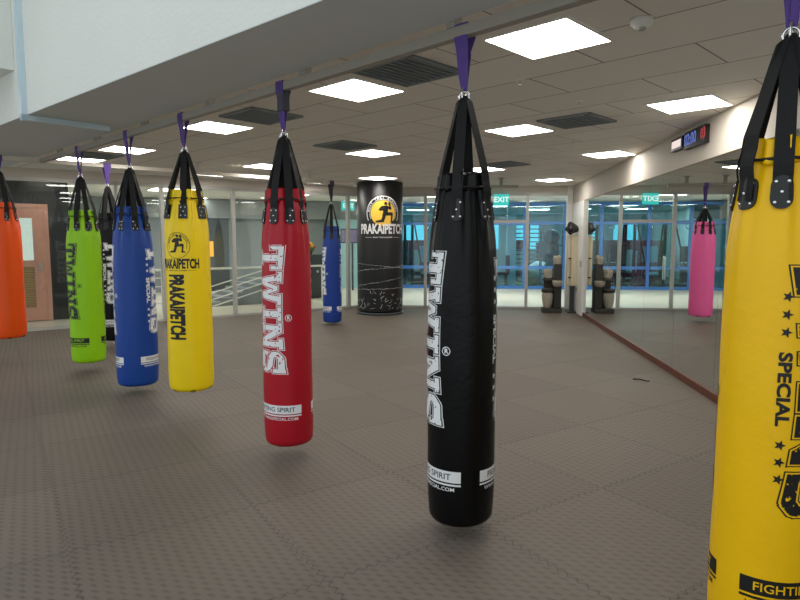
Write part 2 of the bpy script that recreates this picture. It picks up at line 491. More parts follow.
def make_bag(name, label, loc, R, L, rgb, style, ring_z, ink=None, panel=0, nstrap=8, th0=0, seed=1, rivets=True, cord=True, group=None, seam=None, patch_sq=False, sw=.056, fold=1.0, face=(0, 0)):
    x, y, zb = loc
    rz = math.atan2(-(x-face[0]), (y-face[1]))
    root = empty(name, loc, rz); tag(root, label, 'punching bag', group)
    g = Bag(R, L, seed, fold)
    vin = leather('vinyl_%02x%02x%02x' % rgb, tuple(c*KB for c in rgb), .33 if sum(rgb) < 90 else .4)
    link('bag_body', g.body(), vin, root, True)
    # collar that hides the gathered mouth
    link('collar', g.band(L-.085, L+.004, .008, .006, wave=.009), vin, root, True)
    if cord:
        cb = bmesh.new(); n = 64
        pts = [g.pt(2*PI*k/n, L-.068, .0135) for k in range(n+1)]
        tube(cb, pts, .006, 6, False); link('drawstring', cb, M_['solid_black'], root, True)
    zr = ring_z - zb
    # webbing straps from the patches up to the ring
    for k in range(nstrap):
        th = th0 + 2*PI*k/nstrap
        tang = Vector((math.cos(th), math.sin(th), 0))
        pts = []; ws = []
        for z, w_ in ((L-.21, .005), (L-.17, .005), (L-.135, .006), (L-.115, .013), (L-.09, .021), (L-.06, .023), (L-.03, .021)): pts.append(g.pt(th, z, w_)); ws.append(sw)
        rt = g.pt(th, L, .022)
        rim = Vector((rt.x*.99, rt.y*.99, L+.02)); pts.append(rim); ws.append(sw)
        top = Vector((math.sin(th)*.036, -math.cos(th)*.036, zr-.03))
        for q in (.3, .6, .85): pts.append(rim.lerp(top, q)); ws.append(sw-.006*q)
        pts.append(top); ws.append(sw*.85); pts.append(Vector((0, 0, zr+.004))); ws.append(.03)
        sb = bmesh.new(); ribbon(sb, pts, ws, tang, .004); link('hanging_strap', sb, M_['black_web'], root)
        pz = L-.185
        if patch_sq: pl = [rect(-.042, -.062, .042, .062)]
        else: pl = [round_rect(.08, .115, .036)]
        pb = art(xf(pl, 1, 0, pz), g.surf(th), .0005, .010, .02)
        po = link('strap_patch', pb, M_['patch'], root)
        if rivets:
            for a, b in ((-.022, .036), (.022, .036), (0, 0), (-.022, -.036), (.022, -.036)):
                ro = bpy.data.objects.new('rivet', RIVET); COL.objects.link(ro); ro.parent = po
                tt = th + a/R
                ro.location = g.pt(tt, pz+b, .0115); ro.rotation_euler = (0, 0, tt)
    rb = bmesh.new(); torus(rb, (0, 0, zr), .026, .0055); link('ring', rb, M_['chrome'], root, True)
    if seam is not None:
        for th in (seam, seam+PI):
            link('side_seam', art([rect(-.004, .05, .004, L-.08)], g.surf(th), .0, .003, .02), vin, root)
    inkm, solid = (M_['white_ink'], M_['solid_white']) if ink == 'white' else (M_['black_ink'], M_['solid_black'])
    if style == 'slab':
        lh = .265*min(1.06, R/.183); top_v = L*.787; length = L*.490; ar = .20
        tot, _ = word('TWINS')
        kx = length/tot
        for side in (0, PI):
            f = g.surf(panel+side)
            def lay(polys):                                           # reading down, heads to the right
                return [[(-lh/2 + b*lh, top_v - a*kx) for a, b in p] for p in polys]
            _, w2 = word('TWINS', d=.035, arch=ar); _, w1 = word('TWINS', d=.012, arch=ar); _, w0 = word('TWINS', d=-.018, arch=ar)
            lo = link('lettering', art(lay(w2), f, .0015), solid, root)
            link('letter_outline', art(lay(w1), f, .0022), vin, lo)
            link('letter_fill', art(lay(w0), f, .0029), inkm, lo)
            # registered mark above the middle of the word
            cm = (lh/2+.016, top_v-length*.56)
            rg = disc(0, 0, .024, 24, r0=.0195) + xf(text_polys('R', .034, .0016), 1)
            link('registered_mark', art(xf(rg, 1, cm[0], cm[1]), f, .002), solid, root)
            # small line of stars and capitals under the word
            base = -lh/2 + ar*lh*.85
            sp = xf(text_polys('SPECIAL', .056, .0022, 1.30), 1)
            link('small_lettering', art([[(base-.040+b, top_v-length*.50-a) for a, b in p] for p in sp], f, .002), solid, root)
            for q in (-1, 1):
                for j in range(3):
                    dv = q*(.20+.062*j)
                    so = art([[(base-.040+b, top_v-length*.50-a) for a, b in p] for p in star(dv, 0, .020)], f, .002)
                    link('star_print', so, solid, root)
            # band near the foot
            bz = L*.152; bw = min(.235, 1.28*R)
            bx = rect(-bw, bz-.026, bw, bz+.036), rect(-bw, bz-.044, bw, bz-.034)
            bo = link('foot_band', art(list(bx), f, .0015), solid, root)
            tx = xf(text_polys('FIGHTING SPIRIT', .046, .0004, 1.05), 1, 0, bz+.004)
            other = vin if ink == 'black' else M_['darkgrey']
            link('band_lettering', art(tx, f, .0025), other, bo)
            tx = xf(text_polys('WWW.TWINSSPECIAL.COM', .028, .0004, 1.15), 1, 0, bz-.064)
            link('web_address', art(tx, f, .002), solid, root)
    elif style == 'condensed':
        for side in (0, PI):
            f = g.surf(panel+side); cz = L*.688
            er = .115
            em = disc(0, .02, er*1.0, 40, r0=er*.965) + disc(0, .02, er*.78, 40, R_(-20), R_(200), r0=er*.745)
            n = 'MUAY THAI ACADEMY'
            for i, ch in enumerate(n):
                if ch == ' ': continue
                a = R_(165 - 150*i/(len(n)-1)); rr = er*.865
                for p in text_polys(ch, er*.15, .0005):
                    ca, sa = math.cos(a-PI/2), math.sin(a-PI/2)
                    em.append([(rr*math.cos(a)+px*ca-py*sa, .02+rr*math.sin(a)+px*sa+py*ca) for px, py in p])
            em += xf(FIGHTER, er*1.06, 0, .02)
            link('emblem', art(xf(em, 1, 0, cz+.06), f, .0015), solid, root)
            tx = text_polys('PRAKAIPETCH', .115, .0045, .52)
            link('lettering', art(xf(tx, 1, 0, cz-.085), f, .002), solid, root)
            tx = [rect(-.16, -.001, -.085, .001), rect(.085, -.001, .16, .001)] + text_polys('MUAY THAI ACADEMY', .016, .0002)
            link('small_lettering', art(xf(tx, 1, 0, cz-.14), f, .002), solid, root)
            tx = text_polys('PRAKAIPETCH', .195, .0105, .465)
            link('lettering', art(xf(tx, 1, -.03, L*.43, True), f, .002), solid, root)
    if style in ('condensed', 'plain'):
        for k in range(6):                                            # webbing tabs on the bottom edge
            f = g.surf(2*PI*k/6+.05)
            link('bottom_tab', art([rect(-.022, .002, .022, .022)], f, .0, .004, .02), M_['black_web'], root)
    return root

def make_sling(label, loc, z_ring, z_rail, raildir, sleeve=False, wide=.05, tube_w=.06, colour='purple'):
    x, y = loc
    root = empty('hanging_sling', (x, y, z_ring), 0); tag(root, label, 'strap', 'slings tied to the ceiling rails')
    d = Vector((math.cos(raildir), math.sin(raildir), 0)); n = Vector((-d.y, d.x, 0))
    h = z_rail - z_ring
    t = tube_w/2+.004
    for j, off in enumerate((-.014, .014)):
        bm = bmesh.new()
        o = d*off*1.3
        pts = [o*.3+Vector((0, 0, .03)), n*.012+o*.6+Vector((0, 0, h*.35)), n*.02+o+Vector((0, 0, h*.75)), n*t+o+Vector((0, 0, h)), n*t+o+Vector((0, 0, h+tube_w+.004)),
               -n*t+o+Vector((0, 0, h+tube_w+.004)), -n*t+o+Vector((0, 0, h)), -n*.02-o*.3+Vector((0, 0, h*.7)), -n*.012-o*.4+Vector((0, 0, h*.35)), -o*.3+Vector((0, 0, .03))]
        wd = [d + n*.5*(1-j), d+n*.3, d, d, d, d, d, d, d-n*.4, d]
        ribbon(bm, pts, [.026, .03, wide*.8, wide, wide, wide, wide, wide*.8, .03, .026], wd, .004)
        link('webbing', bm, M_[colour], root)
    if sleeve:
        link('grip_sleeve', B((-.034, -.034, h-.14), (.034, .034, h-.001), .008, Matrix.Rotation(raildir, 4, 'Z')), M_['grey_web'], root)
    bm = bmesh.new(); M = Matrix.Rotation(raildir+PI/2, 3, 'Z')
    torus(bm, (0, 0, .012), .03, .005, M, .62, 1.25, 20, 8)
    link('carabiner', bm, M_['chrome'], root, True)
    return root

RZ = 2.67                                                              # underside of the rails
D1 = R_(135); D2 = R_(41.5)
# name, label, x, y, bottom, R, rim z, ring z ...
make_bag('heavy_bag', 'black punching bag with white slab lettering hanging alone at the centre, nearest black bag', (.339, 3.33, .075), .183, 1.885, (8, 8, 9), 'slab', 2.37, 'white', R_(-73), 6, R_(-12), 3, seam=R_(27))
make_bag('heavy_bag', 'red punching bag with white slab lettering, the only red bag', (-.83, 4.49, .12), .178, 1.855, (176, 12, 34), 'slab', 2.36, 'white', R_(-44), 8, R_(12), 11)
make_bag('heavy_bag', 'bright yellow punching bag with round boxer emblem and black condensed lettering', (-1.921, 5.581, .255), .196, 1.80, (250, 214, 10), 'condensed', 2.41, 'black', R_(-27), 6, R_(-10), 23, patch_sq=True, fold=1.3)
make_bag('heavy_bag', 'large blue punching bag with white slab lettering between the yellow and lime green bags', (-2.794, 6.454, .095), .204, 1.86, (20, 66, 150), 'slab', 2.36, 'white', R_(75), 8, R_(10), 37)
make_bag('heavy_bag', 'lime green punching bag with black slab lettering, the only green bag', (-3.843, 7.503, .13), .195, 1.84, (150, 208, 8), 'slab', 2.375, 'black', R_(-66), 8, R_(-24), 41)
make_bag('heavy_bag', 'huge golden yellow punching bag with black slab lettering in the right foreground', (1.392, 2.268, .075), .174, 1.895, (255, 196, 2), 'slab', 2.345, 'black', R_(53), 8, R_(0), 59, fold=.8, sw=.062)
make_bag('heavy_bag', 'small distant black punching bag half hidden behind the blue bag at left', (-4.295, 9.149, .13), .180, 1.88, (14, 14, 15), 'slab', 2.40, 'white', R_(10), 6, R_(-20), 5, rivets=False)
make_bag('heavy_bag', 'plain bright orange punching bag cut by the left edge of the picture', (-5.30, 8.25, .31), .215, 1.80, (255, 86, 4), 'plain', 2.53, None, 0, 8, R_(20), 67)
make_bag('heavy_bag', 'small distant blue punching bag beside the padded black column', (-1.305, 11.795, .045), .180, 1.83, (22, 60, 146), 'slab', 2.30, 'white', R_(-78), 6, R_(0), 71, rivets=False)
PINK = (1.69, 12.64)
make_bag('heavy_bag', 'bright pink punching bag seen only as a reflection in the wall mirror', (PINK[0], PINK[1], .11), .222, 1.86, (255, 104, 172), 'plain', 2.24, None, 0, 8, R_(0), 83, rivets=False, face=(6.3, 1.2), fold=.7)

make_sling('purple webbing sling holding the centre black bag, spread wide on the rail', (.339, 3.33), 2.37, RZ, D1, wide=.05)
make_sling('purple sling with a dark grey sleeve holding the red bag', (-.83, 4.49), 2.36, RZ, D1, True)
make_sling('purple webbing sling holding the yellow bag with the round emblem', (-1.921, 5.581), 2.41, RZ, D1)
make_sling('purple webbing sling holding the large blue bag', (-2.794, 6.454), 2.36, RZ, D1)
make_sling('purple webbing sling holding the lime green bag', (-3.843, 7.503), 2.375, RZ, D1)
make_sling('purple webbing sling holding the golden yellow foreground bag', (1.392, 2.268), 2.345, RZ, D1)
make_sling('purple webbing sling holding the distant black bag at left', (-4.295, 9.149), 2.40, RZ, D2, wide=.07)
make_sling('webbing sling holding the orange bag at the left edge', (-5.30, 8.25), 2.53, RZ, D2)
make_sling('grey webbing sling holding the distant blue bag beside the column', (-1.305, 11.795), 2.30, RZ, D2, colour='grey_web', wide=.06)
make_sling('purple sling holding the pink bag, seen reflected in the mirror', PINK, 2.24, RZ, 0)

# ------------------------------------------------------------------ rails
def rail(name, label, a, b, hang_every, z=RZ, w=.06, m='rail'):
    a = Vector(a); b = Vector(b); d = b-a; L = d.length; ang = math.atan2(d.y, d.x)
    root = empty(name, (a.x, a.y, z), ang); tag(root, label, 'rail')
    link('rail_tube', B((0, -w/2, 0), (L, w/2, w), .006), M_[m], root)
    k = hang_every*.5
    while k < L:
        bm = bmesh.new(); box(bm, (k-.03, -.03, w), (k+.03, .03, CEIL-z)); box(bm, (k-.06, -.05, CEIL-z-.012), (k+.06, .05, CEIL-z-.001))
        link('rail_bracket', bm, M_[m], root); k += hang_every
    return root
rail('ceiling_rail', 'long square steel rail along the soffit carrying the five front bags', (2.60, 1.06), (-4.90, 8.56), 1.31)
rail('ceiling_rail', 'square steel rail before the left glass wall carrying the orange and distant bags', (-7.2, 6.58), (-.92, 12.135), 2.1, m='wallpaint')
rail('ceiling_rail', 'short steel rail by the right glass wall carrying the pink bag', (1.0, 12.64), (2.4, 12.64), .7)

# ------------------------------------------------------------------ shell
MA = Vector((3.17, 6.05, 0)); MD = Vector((math.sin(R_(6)), math.cos(R_(6)), 0)); MN = Vector((-MD.y, MD.x, 0))   # MN points into the room
MROT = Matrix.Translation(MA) @ Matrix.Rotation(math.atan2(MD.y, MD.x), 4, 'Z')        # local x along the wall (away), y into the room, z up
LW0 = Vector((-3.56, 13.08, 0)); LA = R_(35.5)
RW0 = Vector((3.0, 14.6, 0)); RA = R_(-6)

def poly_slab(name, pts, z0, z1, m):
    bm = bmesh.new()
    lo = [bm.verts.new((x, y, z0)) for x, y in pts]; hi = [bm.verts.new((x, y, z1)) for x, y in pts]
    bm.faces.new(lo[::-1]); bm.faces.new(hi)
    n = len(pts)
    for i in range(n): bm.faces.new((lo[i], lo[(i+1) % n], hi[(i+1) % n], hi[i]))
    bmesh.ops.recalc_face_normals(bm, faces=bm.faces[:])
    return struct(link(name, bm, m))

def wl(s): return LW0 + Vector((math.cos(LA), math.sin(LA), 0))*s
def wr(s): return RW0 + Vector((math.cos(RA), math.sin(RA), 0))*s
JO = (-.86, 15.0)
mirr = lambda s: MA + MD*s
c0 = mirr(8.48); far_l = wl(-6.5)
near_r = mirr(-8.5)
room = [(far_l.x, far_l.y), JO, (c0.x, c0.y), (near_r.x, near_r.y), (-9, near_r.y), (-10.5, 6)]
poly_slab('floor', room, -.05, 0, M_['floor'])
# tiled ceiling starts behind the beam
bd = Vector((math.cos(R_(135)), math.sin(R_(135)), 0)); bn = Vector((bd.y, -bd.x, 0))*-1        # bn points towards the camera side
bn = Vector((-.7071, -.7071, 0))
RLN = Vector((3.0, .66, 0))                                            # a point of the front rail
e0 = RLN - bd*.6 - bn*.02; e1 = RLN + bd*14 - bn*.02
poly_slab('ceiling', [tuple((RLN+bd*13-bn*.0)[:2]), (far_l.x-.5, far_l.y+.6), (JO[0]-.2, JO[1]+.2), (c0.x+.1, c0.y+.05), (2.76, .90)], CEIL, CEIL+.08, M_['ceil'])

# beam whose soffit runs beside the front rail
SOF = 2.765
def beam_pt(along, out): return RLN + bd*along + bn*out
FP = Vector((-1.5447, 4.1054, 0)); fd = Vector((math.cos(R_(138.4)), math.sin(R_(138.4)), 0)); fn = Vector((-fd.y, fd.x, 0))   # lower edge of the beam face
def face_pt(along, out=0): return FP + fd*along + fn*out
rb = Vector((RLN.x, RLN.y, 0)) - Vector((.7071, .7071, 0))*.035
quad = [tuple((rb - bd*.1)[:2]), tuple(face_pt(-5.2)[:2]), tuple(face_pt(9.5)[:2]), tuple((rb + bd*13)[:2])]
poly_slab('wall_beam', quad, SOF, 4.6, M_['plaster'])
poly_slab('trim_soffit', quad, SOF-.006, SOF-.0005, M_['soffit'])
# cross beam meeting it at the upper left
al = 2.757
q0 = face_pt(al, .002); cd = Vector((-.7071, -.7071, 0))
poly_slab('wall_cross_beam', [tuple(q0[:2]), tuple((q0+cd*5)[:2]), tuple((q0+cd*5+fd*.9)[:2]), tuple((q0+fd*.9)[:2])], 3.20, 4.6, M_['plaster'])
# two conduits down the beam face and along its soffit
cr = empty('conduit', (0, 0, 0)); tag(cr, 'pair of pale blue conduits bent round the beam corner at upper left', 'conduit')
for i in range(2):
    bm = bmesh.new(); rot = Matrix.Translation(face_pt(2.50 + i*.07)) @ Matrix.Rotation(R_(138.4), 4, 'Z')
    ex = .05 - i*.02
    box(bm, (-.025, .0, SOF-.01-ex), (.025, ex, 4.55), rot); box(bm, (-.025, -.74, SOF-.007-ex), (.025, ex, SOF-.007), rot)
    link('conduit_run', bm, M_['conduit'], cr)

# mirrored wall
def mbox(name, s0, s1, y0, y1, z0, z1, m, parent=None, bev=0):
    return link(name, B((s0, y0, z0), (s1, y1, z1), bev, MROT), m, parent)
struct(mbox('wall_right', -8.4, 8.5, -.25, -.012, 0, 2.87, M_['wallpaint']))
struct(mbox('trim_header', -8.4, 8.48, -.012, .03, 2.455, CEIL, M_['wallpaint']))
struct(mbox('baseboard_right', -8.4, 6.98, -.012, .022, 0, .085, M_['wood'], bev=.004))
edges = [-5.01, -3.74, -2.47, -1.2, .07, 1.34, 2.61, 3.88, 5.15, 6.42, 6.98]
lab = ['in the middle of the wall', 'beside it']
mp = []
for i in range(len(edges)-1):
    o = mbox('mirror_panel', edges[i]+.0015, edges[i+1]-.0015, -.012, 0, .085, 2.455, M_['mirror'])
    last = i == len(edges)-2
    tag(o, 'narrow end mirror panel next to the white door' if last else 'tall frameless mirror panel on the right wall above the wooden baseboard', 'mirror', 'wall mirror panels')
# white door leaf closing the end of the mirror
dr = empty('door_1', (0, 0, 0)); struct(dr)
mbox('door_leaf', 7.0, 8.36, -.012, .05, .01, 2.455, M_['white'], dr, .004)
mbox('door_handle', 7.06, 7.10, .05, .085, 1.05, 1.18, M_['steel'], dr, .005)
mbox('door_bolt', 7.5, 7.75, .05, .075, .52, .56, M_['steel'], dr)

# ------------------------------------------------------------------ glass walls
def frame_at(P, ang): return Matrix.Translation(P) @ Matrix.Rotation(ang, 4, 'Z')
def wbox(F, name, lo, hi, m, parent, bev=0): return link(name, B(lo, hi, bev, F), m, parent)
FL = frame_at(LW0, LA); FR = frame_at(RW0, RA)
GT = 2.72
def glazing(name, F, posts, s0, s1, m_glass, m_frame, door=None, top=GT):
    root = empty(name, (0, 0, 0)); struct(root)
    for s in posts: wbox(F, 'mullion', (s-.035, -.05, 0), (s+.035, .05, top), m_frame, root)
    wbox(F, 'head_rail', (s0, -.05, top-.07), (s1, .05, top), m_frame, root)
    wbox(F, 'sill_rail', (s0, -.05, 0), (s1, .05, .04), m_frame, root)
    ps = [s0]+[p for p in posts if s0 < p < s1]+[s1]
    for a, b in zip(ps, ps[1:]):
        if door and abs(a-door[0]) < .01: continue
        if b-a > .1: wbox(F, 'pane', (a+.03, -.006, .04), (b-.03, .006, top-.07), m_glass, root)
    return root
lp = [-6.4, -5.6, -4.2, -2.25, -1.41, .04, 1.45, 2.85]
glazing('window_1', FL, lp, -6.5, 3.26, M_['glass'], M_['alu'])
struct(wbox(FL, 'trim_left_header', (-6.5, -.07, GT), (3.30, .07, CEIL), M_['wallpaint'], None))
rp = [-3.8, -2.4, -1.20, .0, 1.06]
glazing('window_2', FR, rp, -3.86, 1.10, M_['glass'], M_['alu'], door=(-1.20, 0))
struct(wbox(FR, 'trim_right_header', (-3.9, -.07, GT), (1.12, .07, CEIL), M_['wallpaint'], None))
# glass door with lintel in the right wall
d2 = empty('door_2', (0, 0, 0)); struct(d2)
wbox(FR, 'lintel', (-1.165, -.045, 2.02), (-.035, .045, 2.09), M_['alu'], d2)
wbox(FR, 'transom_pane', (-1.165, -.006, 2.09), (-.035, .006, GT-.07), M_['glass'], d2)
wbox(FR, 'door_pane', (-1.16, -.008, .045), (-.04, .008, 2.02), M_['glass'], d2)
bm = bmesh.new()
for y in (-.05, .05):
    for (a, b) in (((-1.02, y, .70), (-1.02, y, 1.25)),): tube(bm, [FR @ Vector(a), FR @ Vector(b)], .022, 8)
for z in (.85, 1.15): tube(bm, [FR @ Vector((-1.02, -.05, z)), FR @ Vector((-1.02, .05, z))], .008, 8)
link('door_handle', bm, M_['chrome'], d2)
# white corner post beside the mirror door
struct(wbox(FR, 'trim_corner_post', (.90, -.10, 0), (1.02, .06, CEIL), M_['white'], None))

# exit sign above the door, hung from the header
ex = empty('exit_sign', FR @ Vector((-.62, -.12, 2.43)), RA); tag(ex, 'green lit EXIT sign hanging above the glass door', 'sign')
link('sign_body', B((-.18, -.02, 0), (.18, .02, .25), .006), M_['exitgreen'], ex)
flat = lambda u, v, w: Vector((u, -.0205-w, v))
link('sign_lettering', art(xf(text_polys('EXIT', .17, .004), 1, 0, .125), flat, .001), M_['exitwhite'], ex)
link('sign_hanger', B((-.012, -.012, .25), (.012, .012, CEIL-2.432)), M_['steel'], ex)

# ------------------------------------------------------------------ padded column
cx, cy, crad = -.44, 13.62, .50
co = empty('padded_column', (cx, cy, 0), math.atan2(-cx, cy)); tag(co, 'thick round column wrapped in black padding with a yellow boxer emblem', 'column')
bm = bmesh.new()
lathe(bm, [(crad-.03, .0), (crad-.03, .07), (crad, .075), (crad, .09), (crad+.003, .8), (crad, 2.84), (crad-.02, CEIL-.001)], 64)
link('padding', bm, mat('column_vinyl', (15, 14, 15), .42, bump=.5, bscale=5, var=.15, vscale=3, detail=5), co, True)
bm = bmesh.new(); lathe(bm, [(crad+.006, .002), (crad+.006, .05)], 64); link('base_ring', bm, M_['lobbydark'], co, True)
csurf = lambda th0: (lambda u, v, w: Vector(((crad+.003+w)*math.sin(th0+u/crad), -(crad+.003+w)*math.cos(th0+u/crad), v)))
f = csurf(R_(8)); er = .365; ez = 2.185
ring = disc(0, 0, er, 60, R_(-25), R_(205), r0=er*.955) + disc(0, 0, er*.80, 60, R_(-25), R_(205), r0=er*.775)
for i, ch in enumerate('MUAY THAI ACADEMY'):
    if ch == ' ': continue
    a = R_(170 - 160*i/16); rr = er*.875; ca, sa = math.cos(a-PI/2), math.sin(a-PI/2)
    for p in text_polys(ch, er*.15, .002): ring.append([(rr*math.cos(a)+px*ca-py*sa, rr*math.sin(a)+px*sa+py*ca) for px, py in p])
eo = link('emblem', art(xf(disc(0, 0, er*.74, 60), 1, 0, ez), f, .003, 0, .06), M_['gold'], co)
link('emblem_ring', art(xf(ring, 1, 0, ez), f, .003, 0, .06), M_['solid_white'], eo)
link('emblem_boxer', art(xf(FIGHTER, er*.92, .05, ez-.02), f, .006, 0, .06), M_['solid_black'], eo)
link('lettering', art(xf(text_polys('PRAKAIPETCH', .275, .012, .60), 1, 0, ez-.34), f, .008, 0, .06), M_['solid_white'], co)
tx = [rect(-.40, -.003, -.24, .003), rect(.24, -.003, .40, .003)] + text_polys('MUAY THAI ACADEMY', .042, .0005)
link('small_lettering', art(xf(tx, 1, 0, ez-.51), f, .003, 0, .06), M_['solid_white'], co)
# white scratched lines of the lower print
rr = random.Random(4); sc = []
for (z0, z1) in ((.62, .85), (.95, 1.08), (.55, .60), (1.12, 1.0)):
    for k in range(16):
        u0 = -.72 + 1.44*k/16; u1 = u0+1.44/16*rr.uniform(.75, 1.05)
        sc.append(stroke((u0, z0+(z1-z0)*k/16+rr.uniform(-.012, .012)), (u1, z0+(z1-z0)*(k+1)/16+rr.uniform(-.012, .012)), rr.uniform(.003, .007)))
for k in range(60):
    u = rr.uniform(-.72, .65); z = rr.uniform(.10, .34 if abs(u) > .3 else .48); a = rr.uniform(0, PI); l = rr.uniform(.03, .10)
    sc.append(stroke((u, z), (u+l*math.cos(a), max(.1, z+l*math.sin(a))), rr.uniform(.003, .009)))
link('scratch_print', art(sc, f, .003, 0, .06), M_['white_ink'], co)

# ------------------------------------------------------------------ ceiling fittings
def light(x, y, label, z=CEIL, w=.56, ang=R_(46), group='square ceiling light panels'):
    root = empty('ceiling_light', (x, y, z), ang); tag(root, label, 'ceiling light', group)
    h = w/2
    bm = bmesh.new()
    for lo, hi in (((-h-.02, -h-.02, -.012), (h+.02, -h, -.001)), ((-h-.02, h, -.012), (h+.02, h+.02, -.001)), ((-h-.02, -h, -.012), (-h, h, -.001)), ((h, -h, -.012), (h+.02, h, -.001))):
        box(bm, lo, hi)
    link('frame', bm, M_['white'], root)
    link('diffuser', B((-h, -h, -.009), (h, h, -.001)), M_['panel'], root)
LT = [(.925, 3.983, 'largest square light panel, above and right of the centre black bag'),
      (-.364, 5.296, 'square light panel beside the red bag sling'),
      (2.673, 5.828, 'square light panel nearest the mirror header and timers'),
      (1.359, 7.177, 'square light panel just right of the black bag straps'),
      (-.39, 9.042, 'square light panel above the red bag and the column'),
      (3.05, 9.146, 'square light panel close to the middle of the mirror header'),
      (1.468, 11.052, 'small light panel behind the black bag straps'),
      (3.203, 13.0, 'small light panel above the right glass wall'),
      (-.453, 12.62, 'small light panel right above the padded column'),
      (-2.034, 6.99, 'square light panel behind the yellow emblem bag sling'),
      (-3.789, 8.697, 'square light panel behind the blue bag sling'),
      (-4.993, 9.763, 'square light panel behind the lime green bag sling'),
      (-2.274, 10.609, 'small light panel left of the red bag straps'),
      (-3.501, 11.881, 'small light panel above the left glass wall beyond the yellow bag'),
      (-1.75, 13.4, 'small light panel before the glass wall behind the distant blue bag')]
for x, y, l in LT: light(x, y, l)

def vent(x, y, label):
    root = empty('ceiling_vent', (x, y, CEIL), R_(46)); tag(root, label, 'air vent', 'slatted ceiling vents')
    h = .30
    link('backing', B((-h, -h, -.006), (h, h, -.001)), M_['dark'], root)
    bm = bmesh.new()
    for lo, hi in (((-h, -h, -.02), (h, -h+.025, -.001)), ((-h, h-.025, -.02), (h, h, -.001)), ((-h, -h, -.02), (-h+.025, h, -.001)), ((h-.025, -h, -.02), (h, h, -.001))): box(bm, lo, hi)
    link('frame', bm, M_['lobby'], root)
    for k in range(9):
        y0 = -h+.045+k*.06
        link('slat', B((-h+.02, y0, -.018), (h-.02, y0+.016, -.006)), M_['lobby'], root)
vent(.06, 4.70, 'large slatted vent left of the centre black bag sling')
vent(-.727, 8.291, 'slatted vent above and left of the padded column')
vent(1.853, 6.60, 'slatted vent between two light panels right of the centre')
vent(1.735, 10.333, 'small slatted vent right of the black bag straps')
vent(-1.40, 6.35, 'slatted vent between the yellow and red bag slings')
vent(-4.5, 9.25, 'slatted vent between the lime green and blue bag slings')

sd = empty('smoke_detector', (1.375, 3.634, CEIL)); tag(sd, 'round white smoke detector on the ceiling right of the largest light', 'smoke detector')
bm = bmesh.new(); lathe(bm, [(.03, -.05), (.045, -.045), (.05, -.03), (.062, -.028), (.066, -.001)], 28); link('detector_body', bm, M_['white'], sd, True)
bm = bmesh.new(); lathe(bm, [(.012, -.064), (.024, -.06), (.024, -.05)], 16); link('sensor_cap', bm, M_['steel'], sd)
def sprinkler(x, y, label):
    r = empty('sprinkler_head', (x, y, CEIL)); tag(r, label, 'sprinkler', 'ceiling sprinkler heads')
    bm = bmesh.new(); lathe(bm, [(.035, -.008), (.04, -.001)], 20); link('rose', bm, M_['white'], r)
    bm = bmesh.new(); lathe(bm, [(.014, -.034), (.014, -.03), (.006, -.028), (.006, -.008)], 12); link('deflector', bm, M_['chrome'], r)
sprinkler(.942, 4.972, 'small sprinkler head below the largest light panel')
sprinkler(1.62, 5.7, 'small sprinkler head above the vent right of centre')
sprinkler(2.2, 8.0, 'small sprinkler head further back towards the mirror')

# wall timers on the mirror header
def timer(s0, s1, z0, z1, label, lit):
    r = empty('wall_timer', (0, 0, 0)); tag(r, label, 'timer')
    mbox('timer_case', s0, s1, .03, .09, z0, z1, M_['dark'], r, .006)
    sf = lambda u, v, w: MROT @ Vector((u, .0905+w, v))
    sc_, zc = (s0+s1)/2, (z0+z1)/2
    if lit:
        # the wall is seen from inside the room: reading direction runs against local x
        fl = lambda ps, du, dv: [[(sc_-x-du, zc+y+dv) for x, y in p] for p in ps]
        link('digits', art(fl(text_polys('02:00', .17, .004, .95), -.10, 0), sf, .001), M_['led_blue'], r)
        link('round_counter', art(fl(text_polys('03', .15, .004, .9), .27, 0), sf, .001), M_['led_red'], r)
    else:
        link('display', art([rect(s0+.03, z0+.03, s1-.03, z1-.03)], sf, .001), M_['led_white'], r)
timer(.40, .98, 2.62, 2.81, 'black digital timer with blue and red digits high on the mirror wall', True)
timer(1.05, 1.42, 2.655, 2.80, 'smaller timer with a pale lit face beside the black digital timer', False)

# scrap on the floor
bm = bmesh.new(); ribbon(bm, [(2.72, 7.06, .006), (2.79, 7.03, .012), (2.84, 6.97, .006), (2.87, 6.95, .004)], [.03, .045, .03, .02], (.5, .8, 0), .008)
tag(link('strap_scrap', bm, M_['solid_black']), 'small black scrap of strap lying on the floor mats near the mirror', 'scrap')

# ------------------------------------------------------------------ corner by the mirror: fountain and pad
fo = empty('stone_fountain', (3.42, 13.82, 0), R_(-8)); fo.scale = (.86, .9, .97); tag(fo, 'tiered dark stone fountain with pale urn and carved heads in the corner', 'fountain')
link('plinth', B((-.25, -.20, 0), (.25, .20, .10), .02), M_['darkstone'], fo)
link('back_pillar', B((.04, -.10, .10), (.24, .18, 1.12), .02), M_['darkstone'], fo)
link('rear_pillar', B((-.20, .02, .10), (.04, .18, .80), .02), M_['darkstone'], fo)
bm = bmesh.new(); lathe(bm, [(.07, .10), (.10, .14), (.135, .30), (.14, .42), (.125, .46), (.12, .47)], 24, (-.12, -.10)); link('urn', bm, M_['stone'], fo, True)
bm = bmesh.new(); lathe(bm, [(.145, .47), (.155, .50), (.15, .55), (.13, .56)], 24, (-.12, -.10)); link('urn_rim', bm, M_['darkstone'], fo, True)
bm = bmesh.new(); lathe(bm, [(.07, .60), (.12, .64), (.14, .72), (.13, .74)], 24, (.13, -.14)); link('bowl', bm, M_['stone'], fo, True)
